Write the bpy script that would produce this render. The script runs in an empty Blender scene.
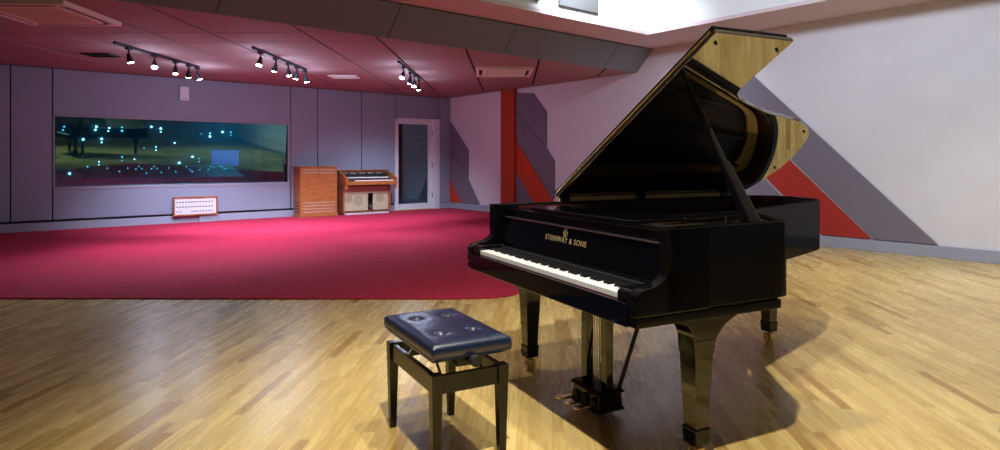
import bpy, bmesh, math, random
from mathutils import Vector, Matrix
random.seed(7)
SC = bpy.context.scene
COL = SC.collection
PI = math.pi

# The room's walls run along the world axes; the camera, the floor strips and the ceiling joints stand at TURN to them.
TURN = -math.atan2(-.6342, -.7732)
def Wd(x, y, z=0):                               # camera-square plan coordinates -> world
    c, s = math.cos(TURN), math.sin(TURN)
    return (c*x-s*y, s*x+c*y, z)
CF = ((0, 0, 0), (0, 0, TURN))                   # frame of things laid out square to the camera
# ------------------------------------------------------------------ camera
cd = bpy.data.cameras.new('camera'); cam = bpy.data.objects.new('camera', cd); COL.objects.link(cam)
cam.location = (0, 0, 1.2); cam.rotation_euler = (PI/2, 0, TURN)
cd.sensor_width = 36; cd.lens = 36*0.629; cd.shift_y = -0.064
cd.clip_start = 0.02; cd.clip_end = 100
SC.camera = cam
SC.view_settings.view_transform = 'Standard'; SC.view_settings.look = 'None'
SC.view_settings.gamma = 1; SC.view_settings.use_curve_mapping = False
SC.view_settings.exposure = 0.0

# ------------------------------------------------------------------ world
w = bpy.data.worlds.new('world'); SC.world = w; w.use_nodes = True
w.node_tree.nodes['Background'].inputs[0].default_value = (0.6, 0.65, 0.8, 1)
w.node_tree.nodes['Background'].inputs[1].default_value = 0.01

# ------------------------------------------------------------------ main lights: ceiling spots of the studio, and added unseen fill lights
def spot(name, loc, target, power, color, size=0.05, angle=100, blend=0.5):
    l = bpy.data.lights.new(name, 'SPOT'); l.energy = power; l.color = color
    l.shadow_soft_size = size; l.spot_size = math.radians(angle); l.spot_blend = blend
    o = bpy.data.objects.new(name, l); COL.objects.link(o); o.location = Wd(*loc)
    o.rotation_euler = (Vector(Wd(*target))-Vector(Wd(*loc))).to_track_quat('-Z', 'Y').to_euler()
    return o
def area(name, loc, target, power, color, sx, sy):
    l = bpy.data.lights.new(name, 'AREA'); l.energy = power; l.color = color
    l.shape = 'RECTANGLE'; l.size = sx; l.size_y = sy
    o = bpy.data.objects.new(name, l); COL.objects.link(o); o.location = Wd(*loc)
    o.rotation_euler = (Vector(Wd(*target))-Vector(Wd(*loc))).to_track_quat('-Z', 'Y').to_euler()
    return o
WARM = (1.0, 0.93, 0.80)
spot('ceiling_spot', (0.10, 0.75, 4.45), (0.8, 3.0, 0), 900, WARM, .05, 74, .9)
spot('ceiling_spot', (0.68, 2.83, 4.45), (0.9, 3.2, 0), 260, WARM, .05, 74, .9)
spot('ceiling_spot', (-1.0, 4.4, 4.45), (0.0, 2.6, 0), 140, WARM, .06, 56, .9)
spot('ceiling_spot', (4.6, 4.2, 4.45), (4.9, 5.4, 0), 440, WARM, .08, 80, .9)
# added unseen spots, hung in mid-air to brighten the white walls
for p, q, e in (((1.2, 5.4, 3.7), (4.2, 8.6, 1.7), 330), ((3.2, 3.0, 3.7), (6.2, 6.8, 1.7), 330), ((1.2, 7.9, 4.2), (1.6, 12.0, 1.6), 640)):
    spot('wall_wash_spot', p, q, e, (.76, .85, 1), .2, 105, .9)
area('coffer_glow', (1.2, 4.0, 3.6), (1.2, 4.0, 6), 34, (.9, 1, .97), 2.5, 2.5)  # added unseen panel facing up to brighten the coffer

# ------------------------------------------------------------------ materials
def nmat(name):
    m = bpy.data.materials.new(name); m.use_nodes = True
    return m, m.node_tree.nodes, m.node_tree.links, m.node_tree.nodes['Principled BSDF']
def mat(name, col, rough=.5, metal=0, ior=1.5, noise=0, nscale=20, bump=0, coat=0, sheen=0, emis=None, estr=0, nstretch=(1,1,1)):
    m, N, L, P = nmat(name)
    P.inputs['Base Color'].default_value = (*col, 1); P.inputs['Roughness'].default_value = rough
    P.inputs['Metallic'].default_value = metal; P.inputs['IOR'].default_value = ior
    P.inputs['Coat Weight'].default_value = coat; P.inputs['Coat Roughness'].default_value = .04
    P.inputs['Sheen Weight'].default_value = sheen
    if emis: P.inputs['Emission Color'].default_value = (*emis, 1); P.inputs['Emission Strength'].default_value = estr
    if noise or bump:
        tc = N.new('ShaderNodeTexCoord'); mp = N.new('ShaderNodeMapping'); mp.inputs['Scale'].default_value = nstretch
        nz = N.new('ShaderNodeTexNoise'); nz.inputs['Scale'].default_value = nscale; nz.inputs['Detail'].default_value = 6
        L.new(tc.outputs['Object'], mp.inputs[0]); L.new(mp.outputs[0], nz.inputs['Vector'])
        if noise:
            mx = N.new('ShaderNodeMix'); mx.data_type = 'RGBA'
            mx.inputs[6].default_value = (*[c*(1-noise) for c in col], 1); mx.inputs[7].default_value = (*[min(1, c*(1+noise)) for c in col], 1)
            cr = N.new('ShaderNodeMapRange'); cr.inputs[1].default_value = .3; cr.inputs[2].default_value = .7
            L.new(nz.outputs[0], cr.inputs[0]); L.new(cr.outputs[0], mx.inputs[0]); L.new(mx.outputs[2], P.inputs['Base Color'])
        if bump:
            b = N.new('ShaderNodeBump'); b.inputs['Strength'].default_value = bump; b.inputs['Distance'].default_value = .004
            L.new(nz.outputs[0], b.inputs['Height']); L.new(b.outputs[0], P.inputs['Normal'])
    return m

def floor_mat():
    m, N, L, P = nmat('maple_strip_floor')
    def mth(op, a, b=None):
        n = N.new('ShaderNodeMath'); n.operation = op
        for i, v in enumerate((a, b)):
            if v is None: continue
            if isinstance(v, (int, float)): n.inputs[i].default_value = v
            else: L.new(v, n.inputs[i])
        return n.outputs[0]
    tc = N.new('ShaderNodeTexCoord'); mp = N.new('ShaderNodeMapping'); mp.inputs['Rotation'].default_value = (0, 0, math.radians(3.7))
    L.new(tc.outputs['Object'], mp.inputs[0])
    sx = N.new('ShaderNodeSeparateXYZ'); L.new(mp.outputs[0], sx.inputs[0])
    X, Y = sx.outputs[0], sx.outputs[1]
    px = mth('DIVIDE', X, .052); row = mth('FLOOR', px); fx = mth('SUBTRACT', px, row)
    w1 = N.new('ShaderNodeTexWhiteNoise'); w1.noise_dimensions = '1D'; L.new(row, w1.inputs['W'])
    py = mth('ADD', mth('DIVIDE', Y, .60), mth('MULTIPLY', w1.outputs[0], 9.0)); col = mth('FLOOR', py); fy = mth('SUBTRACT', py, col)
    cb = N.new('ShaderNodeCombineXYZ'); L.new(row, cb.inputs[0]); L.new(col, cb.inputs[1])
    w2 = N.new('ShaderNodeTexWhiteNoise'); w2.noise_dimensions = '3D'; L.new(cb.outputs[0], w2.inputs['Vector'])
    ramp = N.new('ShaderNodeValToRGB'); L.new(w2.outputs[0], ramp.inputs[0])
    e = ramp.color_ramp.elements
    e[0].position = 0; e[0].color = (.45, .27, .07, 1); e[1].position = 1; e[1].color = (.82, .62, .235, 1)
    for p, c in ((.12, (.60, .41, .12)), (.35, (.69, .49, .165)), (.7, (.76, .56, .20))):
        q = e.new(p); q.color = (*c, 1)
    # grain
    g = N.new('ShaderNodeTexNoise'); g.inputs['Scale'].default_value = 6; g.inputs['Detail'].default_value = 8; g.inputs['Distortion'].default_value = .6
    gm = N.new('ShaderNodeMapping'); gm.inputs['Scale'].default_value = (7, .6, 1)
    ofs = N.new('ShaderNodeCombineXYZ'); L.new(mth('MULTIPLY', w2.outputs[0], 40), ofs.inputs[1]); L.new(mth('MULTIPLY', w1.outputs[0], 7), ofs.inputs[2])
    L.new(ofs.outputs[0], gm.inputs['Location']); L.new(mp.outputs[0], gm.inputs[0]); L.new(gm.outputs[0], g.inputs['Vector'])
    gr = N.new('ShaderNodeMapRange'); gr.inputs[1].default_value = .3; gr.inputs[2].default_value = .75; gr.inputs[3].default_value = .80; gr.inputs[4].default_value = 1.08
    L.new(g.outputs[0], gr.inputs[0])
    # large wear
    wr = N.new('ShaderNodeTexNoise'); wr.inputs['Scale'].default_value = .7; wr.inputs['Detail'].default_value = 5; L.new(mp.outputs[0], wr.inputs['Vector'])
    wm = N.new('ShaderNodeMapRange'); wm.inputs[1].default_value = .35; wm.inputs[2].default_value = .7; wm.inputs[3].default_value = .88; wm.inputs[4].default_value = 1.08
    L.new(wr.outputs[0], wm.inputs[0])
    # gaps
    gx = mth('MINIMUM', fx, mth('SUBTRACT', 1, fx)); gy = mth('MINIMUM', fy, mth('SUBTRACT', 1, fy))
    gx2 = N.new('ShaderNodeMapRange'); gx2.inputs[1].default_value = 0; gx2.inputs[2].default_value = .03; gx2.inputs[3].default_value = .72; L.new(gx, gx2.inputs[0])
    gy2 = N.new('ShaderNodeMapRange'); gy2.inputs[1].default_value = 0; gy2.inputs[2].default_value = .003; gy2.inputs[3].default_value = .7; L.new(gy, gy2.inputs[0])
    f = mth('MULTIPLY', mth('MULTIPLY', gr.outputs[0], wm.outputs[0]), mth('MULTIPLY', gx2.outputs[0], gy2.outputs[0]))
    vm = N.new('ShaderNodeVectorMath'); vm.operation = 'SCALE'; L.new(ramp.outputs[0], vm.inputs[0]); L.new(f, vm.inputs['Scale'])
    L.new(vm.outputs[0], P.inputs['Base Color'])
    rr = N.new('ShaderNodeMapRange'); rr.inputs[3].default_value = .20; rr.inputs[4].default_value = .34; P.inputs['Specular IOR Level'].default_value = .45; L.new(g.outputs[0], rr.inputs[0]); L.new(rr.outputs[0], P.inputs['Roughness'])
    b = N.new('ShaderNodeBump'); b.inputs['Strength'].default_value = .05; b.inputs['Distance'].default_value = .001
    L.new(mth('ADD', f, mth('MULTIPLY', w2.outputs[0], .35)), b.inputs['Height']); L.new(b.outputs[0], P.inputs['Normal'])
    return m

def glass_mat(name, refl, tint):
    m, N, L, P = nmat(name); N.remove(P)
    t = N.new('ShaderNodeBsdfTransparent'); t.inputs[0].default_value = (*tint, 1)
    g = N.new('ShaderNodeBsdfGlossy'); g.inputs['Roughness'].default_value = .015; g.inputs['Color'].default_value = (.55, .95, .95, 1)
    mx = N.new('ShaderNodeMixShader'); mx.inputs[0].default_value = refl
    L.new(t.outputs[0], mx.inputs[1]); L.new(g.outputs[0], mx.inputs[2]); L.new(mx.outputs[0], N['Material Output'].inputs[0])
    return m

def lacquer_mat(name, f):
    m, N, L, P = nmat(name); N.remove(P)
    d = N.new('ShaderNodeBsdfDiffuse'); d.inputs[0].default_value = (.003, .003, .003, 1)
    g = N.new('ShaderNodeBsdfGlossy'); g.inputs['Roughness'].default_value = .05
    mx = N.new('ShaderNodeMixShader'); mx.inputs[0].default_value = f
    L.new(d.outputs[0], mx.inputs[1]); L.new(g.outputs[0], mx.inputs[2]); L.new(mx.outputs[0], N['Material Output'].inputs[0])
    return m

M = dict(
    floor=floor_mat(),
    carpet=mat('crimson_carpet', (.42, .003, .038), 1, noise=.16, nscale=9, bump=.6),
    white=mat('white_wall_paint', (.70, .69, .74), .7, noise=.03, nscale=2, bump=.08),
    coffer=mat('coffer_paint', (.74, .75, .75), .7),
    soffit=mat('soffit_paint', (.62, .50, .53), .7),
    fabric=mat('grey_lilac_fabric', (.27, .30, .39), .9, noise=.06, nscale=60, bump=.2),
    felt_grey=mat('grey_violet_felt', (.185, .160, .205), .9, noise=.06, nscale=60, bump=.2),
    backing=mat('dark_gap', (.02, .018, .022), .9),
    ceilfab=mat('mauve_ceiling_fabric', (.33, .215, .205), .9, noise=.05, nscale=30, bump=.15),
    band=mat('taupe_bulkhead_fabric', (.20, .21, .26), .9, noise=.05, nscale=60, bump=.2),
    red=mat('red_orange_fabric', (.56, .045, .014), .8, noise=.06, nscale=60, bump=.2),
    red_deep=mat('deep_red_felt', (.38, .022, .013), .85, noise=.06, nscale=60, bump=.2),
    framegrey=mat('window_frame_grey', (.30, .31, .38), .45),
    tile=mat('dark_grey_tile', (.10, .10, .095), .9),
    orange=mat('burnt_orange_padding', (.44, .045, .010), .8, noise=.06, nscale=60, bump=.2),
    skirt=mat('blue_grey_skirting', (.33, .35, .44), .5),
    whitemetal=mat('white_enamel', (.72, .72, .78), .4),
    acwhite=mat('cream_grille_plastic', (.88, .78, .74), .5),
    acgrille=mat('pale_filter_mesh', (.62, .66, .38), .7, noise=.1, nscale=80),
    legblack=mat('black_polish_leg', (.002, .002, .003), .06, ior=1.65),
    rimblack=lacquer_mat('black_polish_rim', .05),
    black=mat('black_polish', (.002, .002, .003), .06, ior=1.42),
    lidm=mat('black_polish_lid', (.004, .004, .004), .03, ior=4.5),
    blackmat=mat('matt_black', (.012, .012, .014), .5),
    trackm=mat('track_black', (.01, .012, .02), .4),
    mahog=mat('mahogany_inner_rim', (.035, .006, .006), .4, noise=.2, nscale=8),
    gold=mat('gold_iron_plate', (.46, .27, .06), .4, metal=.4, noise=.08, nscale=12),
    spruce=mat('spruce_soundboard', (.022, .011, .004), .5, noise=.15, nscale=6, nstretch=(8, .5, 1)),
    brass=mat('polished_brass', (.80, .62, .28), .2, metal=1),
    steel=mat('steel', (.6, .6, .62), .25, metal=1),
    bronze=mat('dark_bronze', (.022, .015, .006), .5),
    faded=mat('dull_gold_lettering', (.42, .31, .14), .5),
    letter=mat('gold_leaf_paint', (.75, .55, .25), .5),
    wire=mat('dark_string_wire', (.04, .03, .022), .5, metal=.5),
    ivory=mat('white_key_plastic', (.86, .87, .88), .2),
    ebony=mat('black_key', (.01, .01, .012), .25),
    felt=mat('red_felt', (.08, .004, .008), .95),
    leather=mat('dark_leather', (.006, .014, .046), .27, noise=.2, nscale=40, bump=.25, ior=1.8),
    bwood=mat('bench_black_lacquer', (.005, .005, .004), .22, ior=1.45),
    rubber=mat('black_rubber', (.015, .015, .015), .6),
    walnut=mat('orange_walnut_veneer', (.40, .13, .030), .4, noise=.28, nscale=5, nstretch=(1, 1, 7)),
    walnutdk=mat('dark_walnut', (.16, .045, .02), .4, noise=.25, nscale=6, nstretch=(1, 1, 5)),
    grillcloth=mat('beige_speaker_cloth', (.50, .42, .27), .9, noise=.18, nscale=70),
    cone=mat('shaded_cone_cloth', (.38, .31, .20), .9, noise=.18, nscale=70),
    slot=mat('dark_louvre_slot', (.07, .06, .07), .6),
    slit=mat('beige_louvre', (.46, .38, .33), .5),
    louvre=mat('pale_louvre', (.55, .52, .55), .5),
    glass=glass_mat('studio_window_glass', .17, (.5, .85, .95)),
    doorglass=glass_mat('door_glass', .22, (.75, .8, .85)),
    control=mat('control_room_wall', (.03, .10, .14), .8),
    desk=mat('console_grey', (.06, .08, .09), .4),
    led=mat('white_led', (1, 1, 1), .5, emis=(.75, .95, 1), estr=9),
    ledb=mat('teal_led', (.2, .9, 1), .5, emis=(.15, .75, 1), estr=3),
    screen=mat('blue_screen', (.02, .1, .5), .3, emis=(.05, .22, .9), estr=.5),
    lampon=mat('lit_lamp', (1, 1, 1), .5, emis=(.75, .85, 1), estr=60),
    lampwarm=mat('dim_lamp', (1, 1, 1), .5, emis=(1, .85, .6), estr=6),
    tape=mat('yellow_tape', (.65, .52, .2), .6),
)

# ------------------------------------------------------------------ helpers
def new(): return bmesh.new()
def box(bm, x0, x1, y0, y1, z0, z1):
    vs = [bm.verts.new((x, y, z)) for x in (x0, x1) for y in (y0, y1) for z in (z0, z1)]
    for f in ((0, 1, 3, 2), (4, 6, 7, 5), (0, 4, 5, 1), (2, 3, 7, 6), (0, 2, 6, 4), (1, 5, 7, 3)):
        bm.faces.new([vs[i] for i in f])
def hexa(bm, low, high):
    """two quads (lists of 4 points) joined to a solid"""
    a = [bm.verts.new(p) for p in low]; b = [bm.verts.new(p) for p in high]
    bm.faces.new(a[::-1]); bm.faces.new(b)
    for i in range(4): bm.faces.new((a[i], a[(i+1) % 4], b[(i+1) % 4], b[i]))
def taper(bm, cx, cy, z0, z1, w0, w1, d0=None, d1=None):
    d0 = d0 or w0; d1 = d1 or w1
    q = lambda z, w, d: [(cx-w/2, cy-d/2, z), (cx+w/2, cy-d/2, z), (cx+w/2, cy+d/2, z), (cx-w/2, cy+d/2, z)]
    hexa(bm, q(z0, w0, d0), q(z1, w1, d1))
def prism(bm, pts, fn, lo, hi):
    """pts 2d outline; fn(p, t) gives the 3d point at extrusion t"""
    a = [bm.verts.new(fn(p, lo)) for p in pts]; b = [bm.verts.new(fn(p, hi)) for p in pts]
    bm.faces.new(a[::-1]); bm.faces.new(b); n = len(pts)
    for i in range(n): bm.faces.new((a[i], a[(i+1) % n], b[(i+1) % n], b[i]))
def cyl(bm, p, q, r, r2=None, n=16):
    p, q = Vector(p), Vector(q); d = (q-p).normalized(); r2 = r if r2 is None else r2
    x = d.orthogonal().normalized(); y = d.cross(x)
    A = []; B = []
    for i in range(n):
        t = 2*PI*i/n; o = x*math.cos(t)+y*math.sin(t)
        A.append(bm.verts.new(p+o*r)); B.append(bm.verts.new(q+o*r2))
    bm.faces.new(A[::-1]); bm.faces.new(B)
    for i in range(n): bm.faces.new((A[i], A[(i+1) % n], B[(i+1) % n], B[i]))
def lathe(bm, prof, c=(0, 0, 0), n=24):
    rings = []
    for r, z in prof:
        rings.append([bm.verts.new((c[0]+r*math.cos(2*PI*i/n), c[1]+r*math.sin(2*PI*i/n), c[2]+z)) for i in range(n)])
    bm.faces.new(rings[0][::-1]); bm.faces.new(rings[-1])
    for a, b in zip(rings, rings[1:]):
        for i in range(n): bm.faces.new((a[i], a[(i+1) % n], b[(i+1) % n], b[i]))
def tube(bm, pts, r, n=8):
    for a, b in zip(pts, pts[1:]): cyl(bm, a, b, r, n=n)
def spline(pts, k=6):
    """Catmull-Rom through open 2d points"""
    out = []; P = [pts[0]]+list(pts)+[pts[-1]]
    for i in range(1, len(P)-2):
        p0, p1, p2, p3 = P[i-1:i+3]
        for j in range(k):
            t = j/k
            out.append(tuple(.5*((2*p1[m])+(-p0[m]+p2[m])*t+(2*p0[m]-5*p1[m]+4*p2[m]-p3[m])*t*t+(-p0[m]+3*p1[m]-3*p2[m]+p3[m])*t**3) for m in (0, 1)))
    out.append(tuple(pts[-1])); return out
def inset(pts, d):
    """offset a closed CCW outline inwards"""
    n = len(pts); out = []
    for i in range(n):
        a, b, c = (Vector(pts[(i+k) % n]) for k in (-1, 0, 1))
        n1 = Vector((-(b-a).y, (b-a).x)).normalized(); n2 = Vector((-(c-b).y, (c-b).x)).normalized()
        m = (n1+n2)
        m = m/max(.35, m.length_squared)*2 if m.length > 1e-6 else n1
        out.append(tuple(b+m*d))
    return out
def clip(poly, a, b, c):
    """keep a*x+b*y>=c"""
    out = []
    for i in range(len(poly)):
        p, q = poly[i], poly[(i+1) % len(poly)]; dp = a*p[0]+b*p[1]-c; dq = a*q[0]+b*q[1]-c
        if dp >= 0: out.append(p)
        if dp*dq < 0:
            t = dp/(dp-dq); out.append((p[0]+(q[0]-p[0])*t, p[1]+(q[1]-p[1])*t))
    return out
def obj(name, bm, m, parent=None, bevel=0, seg=2, smooth=False, frame=None):
    bmesh.ops.recalc_face_normals(bm, faces=bm.faces[:])
    me = bpy.data.meshes.new(name); bm.to_mesh(me); bm.free()
    me.materials.append(M[m] if isinstance(m, str) else m)
    if smooth:
        for p in me.polygons: p.use_smooth = True
    o = bpy.data.objects.new(name, me); COL.objects.link(o)
    if parent: o.parent = parent
    if frame: o.location, o.rotation_euler = frame
    if bevel:
        md = o.modifiers.new('bevel', 'BEVEL'); md.width = bevel; md.segments = seg; md.limit_method = 'ANGLE'; md.angle_limit = math.radians(40)
        if smooth or seg > 1:
            for p in me.polygons: p.use_smooth = True
            md2 = o.modifiers.new('wn', 'WEIGHTED_NORMAL'); md2.keep_sharp = True
    return o
def thing(name, label, cat, loc=(0, 0, 0), rz=0, group=None):
    o = bpy.data.objects.new(name, None); COL.objects.link(o); o.location = loc; o.rotation_euler = (0, 0, rz)
    o.empty_display_size = .1
    return tag(o, label, cat, group)
def tag(o, label, cat, group=None):
    o['label'] = label; o['category'] = cat
    if group: o['group'] = group
    return o
def struct(o): o['kind'] = 'structure'; return o
def relabel(o, s): o['label'] = s; return o

# room frame: X along the back wall away from the right wall, Y along the right wall towards the camera
C0 = Vector((-1.33, 16.06, 0)); ax = Vector((-.7732, -.6342, 0)); ay = Vector((.6342, -.7732, 0)); RZ = math.atan2(ax.y, ax.x)
RZ = 0                                          # the room frame is square to the world
def Rl(x, y): return tuple((C0+ax*x+ay*y)[:2])
def R(x, y, z=0): return Wd(*Rl(x, y), z)
RF = (Wd(*C0), (0, 0, 0))
HL = 2.80                                       # low ceiling height
HS = 3.19                                       # soffit height
HC = 4.60                                       # coffer ceiling height
XM, YM = 13.0, 17.0                             # room extents

# ------------------------------------------------------------------ floor and carpet
b = new(); prism(b, [(-.2, -.2), (XM+.2, -.2), (XM+.2, YM+.2), (-.2, YM+.2)], lambda p, t: (*Rl(*p), t), -.1, 0)
struct(obj('floor', b, 'floor', frame=CF))
cp = [(-4.35, 5.46), (-.45, 5.44), (-.05, 5.49), (.16, 5.66), (.34, 6.1), (.75, 7.4), (1.4, 9.3), (2.2, 11.4)]
edge = [(-12, 5.46)]+[cp[0]]+spline(cp[1:], 5)
carp = edge+[(2.2, 20), (-14, 20)]
for a_, b_, c_ in ((ax.x, ax.y, ax.dot(C0)+.02), (ay.x, ay.y, ay.dot(C0)+.02), (-ax.x, -ax.y, -ax.dot(C0)-XM+.02)):
    carp = clip(carp, a_, b_, c_)
b = new(); prism(b, carp, lambda p, t: (p[0], p[1], t), 0.001, .012)
tag(obj('carpet', b, 'carpet', bevel=.004, frame=CF), 'crimson carpet covering the back half of the studio floor', 'carpet')

# ------------------------------------------------------------------ room shell
def rbox(name, dims, m, bevel=0, kind=True, parent=None):
    b = new(); box(b, *dims); o = obj(name, b, m, parent, bevel, frame=None if parent else RF)
    return struct(o) if kind else o
b = new()                                       # back wall with openings for window and door
for d in ((-.15, .33, -.2, 0, 0, HL+.1), (1.54, 4.16, -.2, 0, 0, HL+.1), (8.21, XM+.1, -.2, 0, 0, HL+.1),
          (.33, 1.54, -.2, 0, 2.20, HL+.1), (4.16, 8.21, -.2, 0, 0, .74), (4.16, 8.21, -.2, 0, 1.98, HL+.1)):
    box(b, *d)
struct(obj('wall_back', b, 'backing', frame=RF))
rbox('wall_right', (-.2, 0, -.2, YM, 0, HC), 'white')
rbox('wall_left', (XM, XM+.2, -.2, YM, 0, HC), 'fabric')
rbox('wall_front', (-.2, XM+.2, YM, YM+.2, 0, HC), 'fabric')
# low ceiling panels laid square to the camera, with open joints
xs = [-17.4, -16.3, -15.2, -14.1, -13.0, -11.9, -10.85, -9.75, -8.65, -7.6, -6.53, -5.42, -4.33, -3.60, -2.42, -1.58, -.49, .60, 1.79, 2.9, 4.0]
ysc = [-3, -.6, 1.8, 4.2, 6.0, 7.80, 8.44, 9.90, 12.35, 14.8, 17.2]
b = new(); g_ = .018
for i in range(len(xs)-1):
    for j in range(len(ysc)-1):
        x0, x1, y0, y1 = xs[i]+g_, xs[i+1]-g_, ysc[j]+g_*.5, ysc[j+1]-g_*.5
        sk = lambda x, y: (x+.02*(y-8)-.02, y-.02*(x+2))
        poly = [sk(x0, y0), sk(x1, y0), sk(x1, y1), sk(x0, y1)]
        for a_, b_, c_ in ((ax.x, ax.y, ax.dot(C0)), (ay.x, ay.y, ay.dot(C0)), (-ax.x, -ax.y, -ax.dot(C0)-XM), (-ay.x, -ay.y, -ay.dot(C0)-6.0)):
            poly = clip(poly, a_, b_, c_)
            if len(poly) < 3: break
        if len(poly) >= 3: prism(b, poly, lambda p, t: (p[0], p[1], t), HL, HL+.03)
struct(obj('ceiling', b, 'ceilfab', frame=CF))
rbox('ceiling_backing', (-.2, XM, -.2, 6.0, HL+.028, HL+.1), 'backing')
# slanted bulkhead at the edge of the low ceiling, in panels
b = new()
cuts = [-.0, .9, 3.15, 5.1, 7.2, 9.3, 11.4, XM]
for x0, x1 in zip(cuts, cuts[1:]):
    x0 += .006 if x0 > 0 else 0; x1 -= .006
    hexa(b, [(x0, 6.0, HL), (x1, 6.0, HL), (x1, 6.37, HS-.02), (x0, 6.37, HS-.02)],
            [(x0, 5.95, HL+.06), (x1, 5.95, HL+.06), (x1, 6.32, HS-.02), (x0, 6.32, HS-.02)])
struct(obj('trim_1', b, 'band', frame=RF))
rbox('trim_2', (0, XM, 5.9, 6.33, HS-.025, HS+.0), 'backing')
rbox('trim_3', (0, XM, 5.7, 5.9, HL+.1, HC), 'backing')
# soffit ring and coffer walls
b = new()
box(b, 0, XM, 5.9, 7.07, HS, HS+.05); box(b, 0, 1.08, 7.07, YM, HS, HS+.05)
struct(obj('ceiling_soffit', b, 'soffit', frame=RF))
b = new(); box(b, 1.0, 1.08, 6.99, YM, HS+.05, HC); box(b, 1.08, XM, 6.99, 7.07, HS+.05, HC)
struct(obj('wall_coffer', b, 'coffer', frame=RF))
rbox('ceiling_coffer', (-.2, XM+.2, 5.7, YM+.2, HC, HC+.1), 'coffer')
# skirting
rbox('baseboard_right', (0, .035, 0, YM, 0, .15), 'skirt', .004)
rbox('baseboard_back', (1.56, XM, 0, .03, 0, .15), 'skirt', .004)
rbox('baseboard_corner', (.035, .34, 0, .12, 0, .15), 'skirt', .004)

# ------------------------------------------------------------------ upholstered panels on the back wall
def wpanel(x0, x1, z0, z1, label, group='grey upholstered panels of the back wall', y1=.035):
    b = new(); box(b, x0+.008, x1-.008, 0, y1, z0, z1)
    return tag(obj('wall_panel', b, 'fabric', bevel=.008, frame=RF), label, 'wall panel', group)
wpanel(8.82, XM, .19, HL-.01, 'wide grey lilac upholstered wall panel at the far left edge')
wpanel(8.25, 8.82, .19, HL-.01, 'narrow full height grey lilac wall panel beside the left end of the long window')
wpanel(4.09, 8.25, 2.00, HL-.01, 'long grey lilac wall panel above the control room window')
wpanel(4.09, 8.25, .19, .70, 'long low grey lilac wall panel under the control room window')
wpanel(3.49, 4.09, .19, HL-.01, 'full height grey wall panel right beside the window, behind the speaker cabinet')
wpanel(2.43, 3.49, .19, HL-.01, 'full height grey wall panel behind the gap between speaker cabinet and organ')
wpanel(1.54, 2.43, .19, HL-.01, 'full height grey wall panel between the organ and the glass door')
wpanel(.32, 1.54, 2.24, HL-.01, 'short grey wall panel above the glass door')
wpanel(.0, .32, .16, HL-.01, 'narrow full height grey wall panel in the corner right of the glass door', y1=.12)

# ------------------------------------------------------------------ control room window
b = new()
for d in ((4.13, 8.24, -.06, .04, 1.972, 1.998), (4.13, 8.24, -.06, .045, .70, .752), (4.10, 4.15, -.06, .04, .70, 1.998), (8.215, 8.245, -.06, .04, .70, 1.998)):
    box(b, *d)
wf = struct(obj('window_1', b, 'framegrey', bevel=.004, frame=RF))
b = new(); hexa(b, [(4.151, -.071, .753), (8.214, -.071, .753), (8.214, -.065, .753), (4.151, -.065, .753)],
                   [(4.151, .004, 1.971), (8.214, .004, 1.971), (8.214, .010, 1.971), (4.151, .010, 1.971)])
g1 = obj('pane', b, 'glass', wf)
b = new(); box(b, 4.165, 8.2, -.16, -.11, .74, .757)
obj('inner_sill', b, 'blackmat', wf)
# control room behind it
for nm_, d in (('wall_control_room_rear', (2.9, 9.5, -3.6, -3.5, 0, 2.6)), ('wall_control_room_right', (2.8, 2.9, -3.6, -.2, 0, 2.6)), ('wall_control_room_left', (9.5, 9.6, -3.6, -.2, 0, 2.6)),
              ('floor_control_room', (2.8, 9.6, -3.6, -.2, -.1, 0)), ('ceiling_control_room', (2.8, 9.6, -3.6, -.2, 2.6, 2.7))):
    rbox(nm_, d, 'control')
l = bpy.data.lights.new('control_room_light', 'AREA'); l.energy = 30; l.color = (.15, .75, 1); l.size = 1.5
o = bpy.data.objects.new('control_room_light', l); COL.objects.link(o); o.location = R(4.3, -2.3, 2.5)
dk = thing('mixing_console', 'dark mixing console with small lit buttons behind the long window', 'console', R(6.2, -1.5), RZ)
b = new(); prism(b, [(-.5, .70), (.45, .70), (.45, .86), (.1, .92), (-.5, 1.12)], lambda p, t: (t, p[0], p[1]), -1.5, 1.5)
obj('desk_top', b, 'desk', dk, .01)
for sx in (-1.4, 1.4):
    b = new(); box(b, sx-.05, sx+.05, -.4, .4, 0, .70); obj('leg', b, 'desk', dk, .005)
b = new()
for i in range(26):
    x = random.uniform(-1.4, 1.4); y = random.uniform(-.42, .05); z = 1.12-(y+.5)/.6*.2
    box(b, x-.008, x+.008, y-.008, y+.008, z, z+.012)
o = obj('button_lights', b, 'ledb', dk); o['kind'] = 'stuff'
for x, nm in ((3.6, 'tall dark equipment rack behind the right end of the long window'), (8.6, 'tall dark equipment rack behind the left end of the long window')):
    rk = thing('equipment_rack', nm, 'equipment rack', R(x, -2.7), RZ, 'racks in the control room')
    b = new(); box(b, -.3, .3, -.3, .3, 0, 1.85); obj('cabinet', b, 'desk', rk, .01)
    for k in range(6):
        b = new(); box(b, -.26, .26, .3, .315, .2+k*.27, .42+k*.27); obj('rack_module', b, 'blackmat', rk, .004)
mo = thing('computer_monitor', 'blue lit monitor screen seen through the long window', 'monitor', R(4.75, -2.35, .0), RZ)
b = new(); box(b, -.33, .33, -.03, .0, 1.06, 1.48); obj('housing', b, 'blackmat', mo, .006)
b = new(); box(b, -.31, .31, 0, .004, 1.08, 1.46); obj('screen', b, 'screen', mo)
b = new(); box(b, -.03, .03, -.02, -.01, 0.02, 1.08); box(b, -.15, .15, -.1, .1, 0, .02); obj('stand', b, 'blackmat', mo)
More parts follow.
